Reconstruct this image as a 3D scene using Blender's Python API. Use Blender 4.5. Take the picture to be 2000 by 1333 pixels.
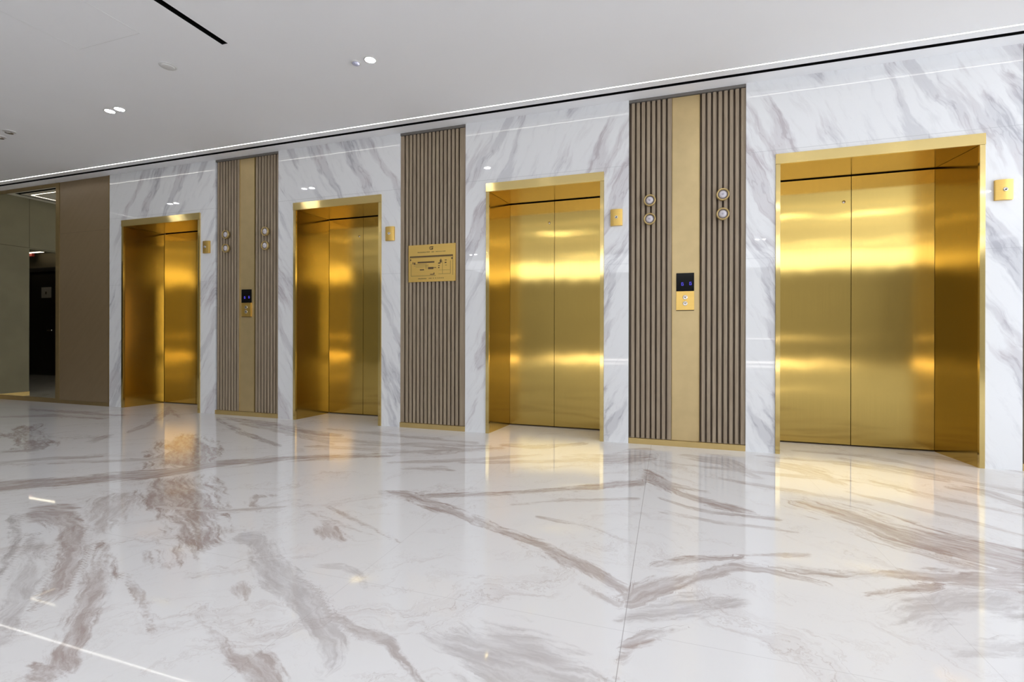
import bpy, bmesh, math, random
import numpy as np
from mathutils import Matrix, Vector

for _o in list(bpy.data.objects):
    bpy.data.objects.remove(_o, do_unlink=True)
SC = bpy.context.scene
COL = SC.collection

# ------------------------------------------------------------------ camera
CAM_P, CAM_H, YAW, ROLL, FPX = 4.3072, 0.9563, -0.314, -0.002, 938.0
cam_data = bpy.data.cameras.new('camera')
cam = bpy.data.objects.new('camera', cam_data)
COL.objects.link(cam)
_R = Vector((math.cos(YAW), -math.sin(YAW), 0))
_F = Vector((math.sin(YAW), math.cos(YAW), 0))
_U = Vector((0, 0, 1))
_c, _s = math.cos(ROLL), math.sin(ROLL)
_R2 = _c * _R - _s * _U
_U2 = _s * _R + _c * _U
_m = Matrix((( _R2.x, _U2.x, -_F.x, 0), (_R2.y, _U2.y, -_F.y, -CAM_P), (_R2.z, _U2.z, -_F.z, CAM_H), (0, 0, 0, 1)))
cam.matrix_world = _m
cam_data.sensor_fit = 'HORIZONTAL'
cam_data.sensor_width = 36.0
cam_data.lens = 36.0 * FPX / 2000.0
cam_data.shift_y = -14.47 / 2000.0
cam_data.clip_start = 0.05
cam_data.clip_end = 200
SC.camera = cam

# ------------------------------------------------------------------ world, exposure
world = bpy.data.worlds.new('daylight_sky')
SC.world = world
world.use_nodes = True
_bg = world.node_tree.nodes['Background']
_bg.inputs[0].default_value = (0.87, 0.93, 1.0, 1)
_bg.inputs[1].default_value = 4.0
SC.view_settings.view_transform = 'Standard'
SC.view_settings.look = 'None'
SC.view_settings.gamma = 1.0
SC.view_settings.use_curve_mapping = False
SC.view_settings.exposure = 0.82

# light levels (strengths of the lobby lamps and of the added strips)
L_LED = 6.0       # recessed ceiling light line
L_PANEL = 2.0      # luminous ceiling panel deep in the lobby
L_SPOT = 82.0      # downlights
L_GLOW_STRIP = 4.0     # strips added on the far wall for glare in the doors

H = 3.0            # ceiling height
XL, XR, YB = -9.27, 7.0, -12.5
WT = 0.62          # thickness of the lift wall

# ------------------------------------------------------------------ node helper
class NT:
    def __init__(self, name):
        self.mat = bpy.data.materials.new(name)
        self.mat.use_nodes = True
        self.t = self.mat.node_tree
        self.bsdf = self.t.nodes['Principled BSDF']
    def n(self, kind, **kw):
        nd = self.t.nodes.new(kind)
        for k, v in kw.items():
            setattr(nd, k, v)
        return nd
    def put(self, sock, v):
        if isinstance(v, bpy.types.NodeSocket):
            self.t.links.new(v, sock)
        elif isinstance(v, (tuple, list)):
            if len(v) == 3 and sock.type == 'RGBA':
                v = (*v, 1)
            sock.default_value = v
        else:
            sock.default_value = v
    def math(self, op, a, b=0.0, c=0.0, clamp=False):
        nd = self.n('ShaderNodeMath', operation=op, use_clamp=clamp)
        self.put(nd.inputs[0], a); self.put(nd.inputs[1], b); self.put(nd.inputs[2], c)
        return nd.outputs[0]
    def vec(self, x, y, z):
        nd = self.n('ShaderNodeCombineXYZ')
        self.put(nd.inputs[0], x); self.put(nd.inputs[1], y); self.put(nd.inputs[2], z)
        return nd.outputs[0]
    def vmath(self, op, a, b):
        nd = self.n('ShaderNodeVectorMath', operation=op)
        self.put(nd.inputs[0], a); self.put(nd.inputs[1], b)
        return nd.outputs[0]
    def noise(self, v, scale, detail=4, rough=0.5, dist=0.0, color=False):
        nd = self.n('ShaderNodeTexNoise')
        self.put(nd.inputs['Vector'], v)
        nd.inputs['Scale'].default_value = scale
        nd.inputs['Detail'].default_value = detail
        nd.inputs['Roughness'].default_value = rough
        nd.inputs['Distortion'].default_value = dist
        return nd.outputs['Color' if color else 'Fac']
    def ramp(self, v, a, b, smooth=True):
        nd = self.n('ShaderNodeMapRange', interpolation_type='SMOOTHSTEP' if smooth else 'LINEAR')
        self.put(nd.inputs[0], v); nd.inputs[1].default_value = a; nd.inputs[2].default_value = b
        return nd.outputs[0]
    def mix(self, f, a, b):
        nd = self.n('ShaderNodeMix', data_type='RGBA')
        self.put(nd.inputs[0], f); self.put(nd.inputs[6], a); self.put(nd.inputs[7], b)
        return nd.outputs[2]
    def pos(self):
        g = self.n('ShaderNodeNewGeometry')
        s = self.n('ShaderNodeSeparateXYZ')
        self.t.links.new(g.outputs['Position'], s.inputs[0])
        return s.outputs[0], s.outputs[1], s.outputs[2], g.outputs['Position']
    def bump(self, h, strength, dist):
        b = self.n('ShaderNodeBump')
        b.inputs['Strength'].default_value = strength
        b.inputs['Distance'].default_value = dist
        self.put(b.inputs['Height'], h)
        self.t.links.new(b.outputs[0], self.bsdf.inputs['Normal'])
    def set(self, **kw):
        for k, v in kw.items():
            self.put(self.bsdf.inputs[k.replace('_', ' ')], v)
        return self.mat

def srgb(r, g, b):
    f = lambda c: (c / 255 / 12.92) if c / 255 <= 0.04045 else ((c / 255 + 0.055) / 1.055) ** 2.4
    return (f(r), f(g), f(b))

def plain(name, col, rough=0.5, metal=0.0, spec=0.5):
    m = NT(name)
    x, y, z, p = m.pos()
    v = m.ramp(m.noise(p, 9.0, 3), 0.3, 0.7)
    c2 = tuple(c * 0.94 for c in col)
    m.set(Base_Color=m.mix(v, col, c2), Roughness=rough, Metallic=metal)
    m.bsdf.inputs['Specular IOR Level'].default_value = spec
    return m.mat

def emit(name, col, strength):
    m = NT(name)
    m.set(Base_Color=(0.02, 0.02, 0.02), Emission_Color=(*col, 1), Emission_Strength=strength)
    return m.mat

# ------------------------------------------------------------------ materials
def make_gold(name, vertical_brush=True, rough=0.13, wave=0.26, aniso=0.97, col=(0.63, 0.445, 0.13)):
    """brushed brass: the blur runs across the grinding direction"""
    m = NT(name)
    x, y, z, p = m.pos()
    if vertical_brush:
        tang = (1.0, 1.0, 0.0)
        grain = m.noise(m.vec(m.math('MULTIPLY', m.math('ADD', x, y), 260.0), 0.0, m.math('MULTIPLY', z, 2.0)), 1.0, 3)
    else:
        tang = (0.0, 0.0, 1.0)
        grain = m.noise(m.vec(m.math('MULTIPLY', m.math('ADD', x, y), 2.0), 0.0, m.math('MULTIPLY', z, 260.0)), 1.0, 3)
    c = m.mix(m.ramp(grain, 0.3, 0.7), tuple(k * 0.97 for k in col), tuple(min(1, k * 1.02) for k in col))
    m.set(Base_Color=c, Metallic=1.0, Roughness=rough)
    m.bsdf.inputs['Anisotropic'].default_value = aniso
    m.put(m.bsdf.inputs['Tangent'], m.vec(*tang))
    wv = m.noise(m.vec(m.math('MULTIPLY', x, 2.2), m.math('MULTIPLY', y, 2.2), m.math('MULTIPLY', z, 1.1)), 1.0, 2, 0.4)
    wv2 = m.math('MULTIPLY', grain, 0.0015)
    m.bump(m.math('ADD', wv, wv2), wave, 0.012)
    return m.mat

GOLD = make_gold('brushed_brass', True)
GOLD_FRAME = make_gold('brushed_brass_casing', True, wave=0.15, col=(0.78, 0.60, 0.25))
GOLD_HEAD = make_gold('brushed_brass_header', False, rough=0.2, wave=0.15, col=(0.78, 0.60, 0.25))
GOLD_PLATE = make_gold('brass_plate', False, rough=0.35, wave=0.05, aniso=0.4, col=(0.80, 0.54, 0.16))
SATIN = plain('satin_champagne_metal', (0.60, 0.46, 0.24), 0.42, 0.7)
KICK = plain('satin_brass_kick_plate', (0.56, 0.41, 0.17), 0.40, 0.6)
FRAME_BR = plain('dull_bronze_brass', (0.30, 0.21, 0.09), 0.40, 0.6)
BLACK = plain('black_gap', (0.004, 0.004, 0.004), 0.9, 0, 0.1)
SCREEN = plain('black_display_glass', (0.003, 0.003, 0.004), 0.12, 0.0, 0.2)
DARK = plain('dark_backing', (0.17, 0.125, 0.085), 0.7)
ENGR = plain('engraved_brown_ink', (0.10, 0.055, 0.02), 0.6)
WHITE_PL = plain('white_plastic', (0.74, 0.73, 0.72), 0.45)
BLUE_PL = plain('pale_violet_plastic', (0.52, 0.52, 0.66), 0.4)
LENS = plain('frosted_lilac_lens', (0.62, 0.58, 0.62), 0.25)
CHROME = plain('pale_steel', (0.70, 0.66, 0.62), 0.25, 1.0)
BLACK_DOOR = plain('black_brown_door_paint', (0.030, 0.024, 0.018), 0.45)
PAPER = plain('white_paper', (0.85, 0.85, 0.86), 0.8)
RED = plain('red_sign_plastic', (0.35, 0.03, 0.02), 0.5)
LED_M = emit('warm_white_light_line', (1.0, 0.95, 0.88), L_LED)
SPOT_M = emit('downlight_lens', (0.94, 0.965, 1.0), L_SPOT)
PANEL_M = emit('luminous_ceiling_panel', (0.93, 0.96, 1.0), L_PANEL)
GLOW_STRIP_M = emit('added_strip_glow', (1.0, 0.93, 0.85), L_GLOW_STRIP)
BLUE_M = emit('blue_display_digit', (0.10, 0.08, 1.0), 0.75)

def make_wood():
    m = NT('grey_brown_wood_veneer')
    x, y, z, p = m.pos()
    g = m.noise(m.vec(m.math('MULTIPLY', x, 90.0), m.math('MULTIPLY', y, 90.0), m.math('MULTIPLY', z, 2.5)), 1.0, 5, 0.6)
    c = m.mix(m.ramp(g, 0.35, 0.68), (0.36, 0.285, 0.20), (0.27, 0.205, 0.14))
    m.bump(g, 0.2, 0.002)
    return m.set(Base_Color=c, Roughness=0.55)
WOOD = make_wood()

def make_bronze():
    m = NT('bronze_fabric_glass')
    x, y, z, p = m.pos()
    d = m.noise(m.vec(m.math('MULTIPLY', m.math('ADD', x, z), 2.2), m.math('MULTIPLY', m.math('SUBTRACT', x, z), 14.0), y), 1.0, 4, 0.6)
    c = m.mix(m.ramp(d, 0.3, 0.7), (0.27, 0.192, 0.108), (0.25, 0.177, 0.098))
    seam = m.math('LESS_THAN', m.math('ABSOLUTE', m.math('SUBTRACT', z, 2.30)), 0.003)
    c = m.mix(seam, c, (0.20, 0.14, 0.08))
    return m.set(Base_Color=c, Roughness=0.34, Metallic=0.25)
BRONZE = make_bronze()

def make_mirror():
    m = NT('tinted_mirror')
    x, y, z, p = m.pos()
    v = m.noise(p, 0.7, 1)
    m.bump(v, 0.02, 0.01)
    return m.set(Base_Color=(0.70, 0.65, 0.51), Roughness=0.015, Metallic=1.0)
MIRROR = make_mirror()

def make_leftwall():
    m = NT('olive_grey_wall_panels')
    x, y, z, p = m.pos()
    g = m.noise(p, 2.5, 4)
    c = m.mix(m.ramp(g, 0.3, 0.7), (0.23, 0.215, 0.15), (0.20, 0.187, 0.13))
    s1 = m.math('LESS_THAN', m.math('ABSOLUTE', m.math('SUBTRACT', z, 2.25)), 0.004)
    s2 = m.math('MULTIPLY', m.math('LESS_THAN', m.math('ABSOLUTE', m.math('ADD', y, 0.375)), 0.004), m.math('GREATER_THAN', z, 2.25))
    c = m.mix(m.math('MAXIMUM', s1, s2), c, (0.08, 0.075, 0.045))
    return m.set(Base_Color=c, Roughness=0.5)
LEFTW = make_leftwall()

def make_plaster(name, col):
    m = NT(name)
    x, y, z, p = m.pos()
    g = m.noise(p, 1.2, 3)
    c = m.mix(m.ramp(g, 0.3, 0.7), col, tuple(k * 0.985 for k in col))
    return m.set(Base_Color=c, Roughness=0.85)
PLASTER = make_plaster('white_ceiling_plaster', (0.93, 0.93, 0.945))
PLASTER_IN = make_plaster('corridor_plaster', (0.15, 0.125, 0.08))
SIDE_WALL = make_plaster('dark_side_wall_finish', (0.13, 0.115, 0.09))
FAR_WALL = make_plaster('lobby_far_wall_finish', (0.25, 0.24, 0.215))

def make_wall_marble():
    """white marble, grey-lilac diagonal veins, book-matched either side of every slat panel"""
    m = NT('white_volakas_wall_marble')
    x, y, z, p = m.pos()
    u = m.math('PINGPONG', m.math('ADD', x, 2.2405 + 4 * 2.378), 2.378)
    # rotate so that s runs along the veins and t across them
    a = math.radians(62)
    s = m.math('ADD', m.math('MULTIPLY', u, math.cos(a)), m.math('MULTIPLY', z, math.sin(a)))
    t = m.math('SUBTRACT', m.math('MULTIPLY', z, math.cos(a)), m.math('MULTIPLY', u, math.sin(a)))
    seed = m.math('MULTIPLY', m.math('FLOOR', m.math('DIVIDE', m.math('ADD', x, 2.2405 + 20 * 4.756), 4.756)), 3.7)
    w = m.noise(m.vec(u, seed, z), 1.7, 4, 0.5, color=True)
    ws = m.n('ShaderNodeSeparateColor'); m.t.links.new(w, ws.inputs[0])
    t2 = m.math('ADD', t, m.math('MULTIPLY', m.math('SUBTRACT', ws.outputs[0], 0.5), 0.24))
    s2 = m.math('ADD', s, m.math('MULTIPLY', m.math('SUBTRACT', ws.outputs[1], 0.5), 0.5))
    broad = m.noise(m.vec(m.math('MULTIPLY', s2, 0.75), m.math('MULTIPLY', t2, 4.6), seed), 1.0, 6, 0.55)
    patch = m.ramp(broad, 0.51, 0.58)
    fine = m.noise(m.vec(m.math('MULTIPLY', s2, 3.0), m.math('MULTIPLY', t2, 17.0), seed), 1.0, 6, 0.62)
    streak = m.ramp(fine, 0.50, 0.72)
    thin = m.noise(m.vec(m.math('MULTIPLY', s2, 0.9), m.math('MULTIPLY', t2, 4.2), m.math('ADD', seed, 9.0)), 1.0, 5, 0.6)
    ridge = m.math('SUBTRACT', 1.0, m.ramp(m.math('ABSOLUTE', m.math('SUBTRACT', thin, 0.5)), 0.0, 0.022))
    k = m.math('MULTIPLY', patch, m.math('ADD', 0.45, m.math('MULTIPLY', streak, 0.55)))
    k = m.math('ADD', k, m.math('MULTIPLY', ridge, m.math('MULTIPLY', m.ramp(broad, 0.46, 0.6), 0.35)))
    k = m.math('ADD', k, m.math('MULTIPLY', streak, 0.24), clamp=True)
    hue = m.ramp(ws.outputs[2], 0.4, 0.6)
    vein = m.mix(hue, (0.46, 0.46, 0.50), (0.54, 0.50, 0.525))
    base = (0.80, 0.805, 0.82)
    c = m.mix(k, base, vein)
    j = m.math('LESS_THAN', m.math('ABSOLUTE', m.math('SUBTRACT', z, 2.43)), 0.0022)
    j = m.math('MAXIMUM', j, m.math('LESS_THAN', m.math('ABSOLUTE', m.math('SUBTRACT', z, 1.57)), 0.0018))
    c = m.mix(m.math('MULTIPLY', j, 0.35), c, (0.35, 0.36, 0.38))
    m.set(Base_Color=c, Roughness=0.02)
    m.bsdf.inputs['Specular IOR Level'].default_value = 0.5
    return m.mat
MARBLE = make_wall_marble()

def make_floor_marble():
    m = NT('polished_floor_marble')
    x, y, z, p = m.pos()
    at = m.n('ShaderNodeAttribute', attribute_name='veining')
    sp = m.n('ShaderNodeSeparateColor'); m.t.links.new(at.outputs['Color'], sp.inputs[0])
    brown, grey, flow = sp.outputs[0], sp.outputs[1], sp.outputs[2]
    # folded about the book-match seam
    u = m.math('ABSOLUTE', m.math('ADD', x, 0.135))
    side = m.math('GREATER_THAN', x, -0.135)
    wn = m.noise(m.vec(u, y, 0.0), 3.0, 5, 0.6, color=True)
    ws = m.n('ShaderNodeSeparateColor'); m.t.links.new(wn, ws.inputs[0])
    a = math.radians(-38)
    s = m.math('ADD', m.math('MULTIPLY', u, math.cos(a)), m.math('MULTIPLY', y, math.sin(a)))
    t = m.math('SUBTRACT', m.math('MULTIPLY', y, math.cos(a)), m.math('MULTIPLY', u, math.sin(a)))
    t2 = m.math('ADD', t, m.math('MULTIPLY', m.math('SUBTRACT', ws.outputs[0], 0.5), 0.5))
    s2 = m.math('ADD', s, m.math('MULTIPLY', m.math('SUBTRACT', ws.outputs[1], 0.5), 0.5))
    streak = m.noise(m.vec(m.math('MULTIPLY', s2, 3.2), m.math('MULTIPLY', t2, 20.0), 0.0), 1.0, 7, 0.62)
    # along / across coordinates of each drawn vein
    at2 = m.n('ShaderNodeAttribute', attribute_name='vein_flow')
    fl = m.n('ShaderNodeSeparateColor'); m.t.links.new(at2.outputs['Color'], fl.inputs[0])
    fa = m.math('ADD', fl.outputs[0], m.math('MULTIPLY', m.math('SUBTRACT', ws.outputs[0], 0.5), 0.25))
    fc = m.math('ADD', fl.outputs[1], m.math('MULTIPLY', m.math('SUBTRACT', ws.outputs[1], 0.5), 0.16))
    st1 = m.noise(m.vec(m.math('MULTIPLY', fa, 2.6), m.math('MULTIPLY', fc, 13.0), fl.outputs[2]), 1.0, 7, 0.62, 0.4)
    st2 = m.noise(m.vec(m.math('MULTIPLY', fa, 6.0), m.math('MULTIPLY', fc, 42.0), fl.outputs[2]), 1.0, 6, 0.65)
    fine = m.noise(p, 45.0, 4, 0.7)
    wob = m.math('ADD', m.math('MULTIPLY', m.math('SUBTRACT', st1, 0.5), 1.9), m.math('MULTIPLY', m.math('SUBTRACT', st2, 0.5), 0.8))
    wob = m.math('ADD', wob, m.math('MULTIPLY', m.math('SUBTRACT', fine, 0.5), 0.3))
    tone = m.math('ADD', 0.42, m.math('MULTIPLY', m.ramp(st2, 0.34, 0.66), 0.58))
    tone = m.math('MULTIPLY', tone, m.math('ADD', 0.75, m.math('MULTIPLY', m.ramp(st1, 0.35, 0.65), 0.35)))
    cov = sp.outputs[2]
    g = m.math('ADD', cov, m.math('MULTIPLY', wob, m.ramp(cov, 0.0, 0.30)))
    body = m.math('MULTIPLY', m.ramp(g, 0.26, 0.72), tone)
    def layer(f):
        return m.math('MULTIPLY', body, f)
    kb = m.math('MULTIPLY', layer(brown), 1.0, clamp=True)
    kg = m.math('MULTIPLY', layer(grey), 1.0, clamp=True)
    # faint all-over veining
    broad = m.noise(m.vec(m.math('MULTIPLY', s2, 0.9), m.math('MULTIPLY', t2, 4.2), 7.0), 1.0, 6, 0.6)
    faint = m.math('MULTIPLY', m.ramp(broad, 0.52, 0.68), m.math('MULTIPLY', m.ramp(streak, 0.42, 0.64), 0.42))
    thin = m.noise(m.vec(m.math('MULTIPLY', s2, 1.4), m.math('MULTIPLY', t2, 7.0), 2.0), 1.0, 6, 0.65)
    ridge = m.math('MULTIPLY', m.math('SUBTRACT', 1.0, m.ramp(m.math('ABSOLUTE', m.math('SUBTRACT', thin, 0.5)), 0.0, 0.018)), m.ramp(broad, 0.42, 0.62))
    faint = m.math('ADD', faint, m.math('MULTIPLY', ridge, 0.32))
    base = (0.80, 0.79, 0.79)
    c = m.mix(faint, base, (0.48, 0.41, 0.385))
    c = m.mix(kg, c, (0.33, 0.30, 0.30))
    c = m.mix(kb, c, (0.32, 0.215, 0.175))
    # slab joints
    def line(v, at_, w):
        return m.math('LESS_THAN', m.math('ABSOLUTE', m.math('SUBTRACT', v, at_)), w)
    jx = m.math('LESS_THAN', m.math('ABSOLUTE', m.math('SUBTRACT', m.math('PINGPONG', m.math('ADD', x, 0.135 + 40.96), 0.512), 0.0)), 0.0011)
    # keep only every second fold (one joint per 1.024 m)
    jy = line(y, -2.727, 0.0012)
    j = m.math('MULTIPLY', m.math('MAXIMUM', jx, jy), 0.22)
    j = m.math('MAXIMUM', j, m.math('MULTIPLY', line(x, -0.135, 0.0014), 0.6))
    c = m.mix(j, c, (0.28, 0.25, 0.24))
    m.set(Base_Color=c, Roughness=0.03)
    m.bsdf.inputs['Specular IOR Level'].default_value = 0.36
    return m.mat
FLOOR = make_floor_marble()

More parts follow.
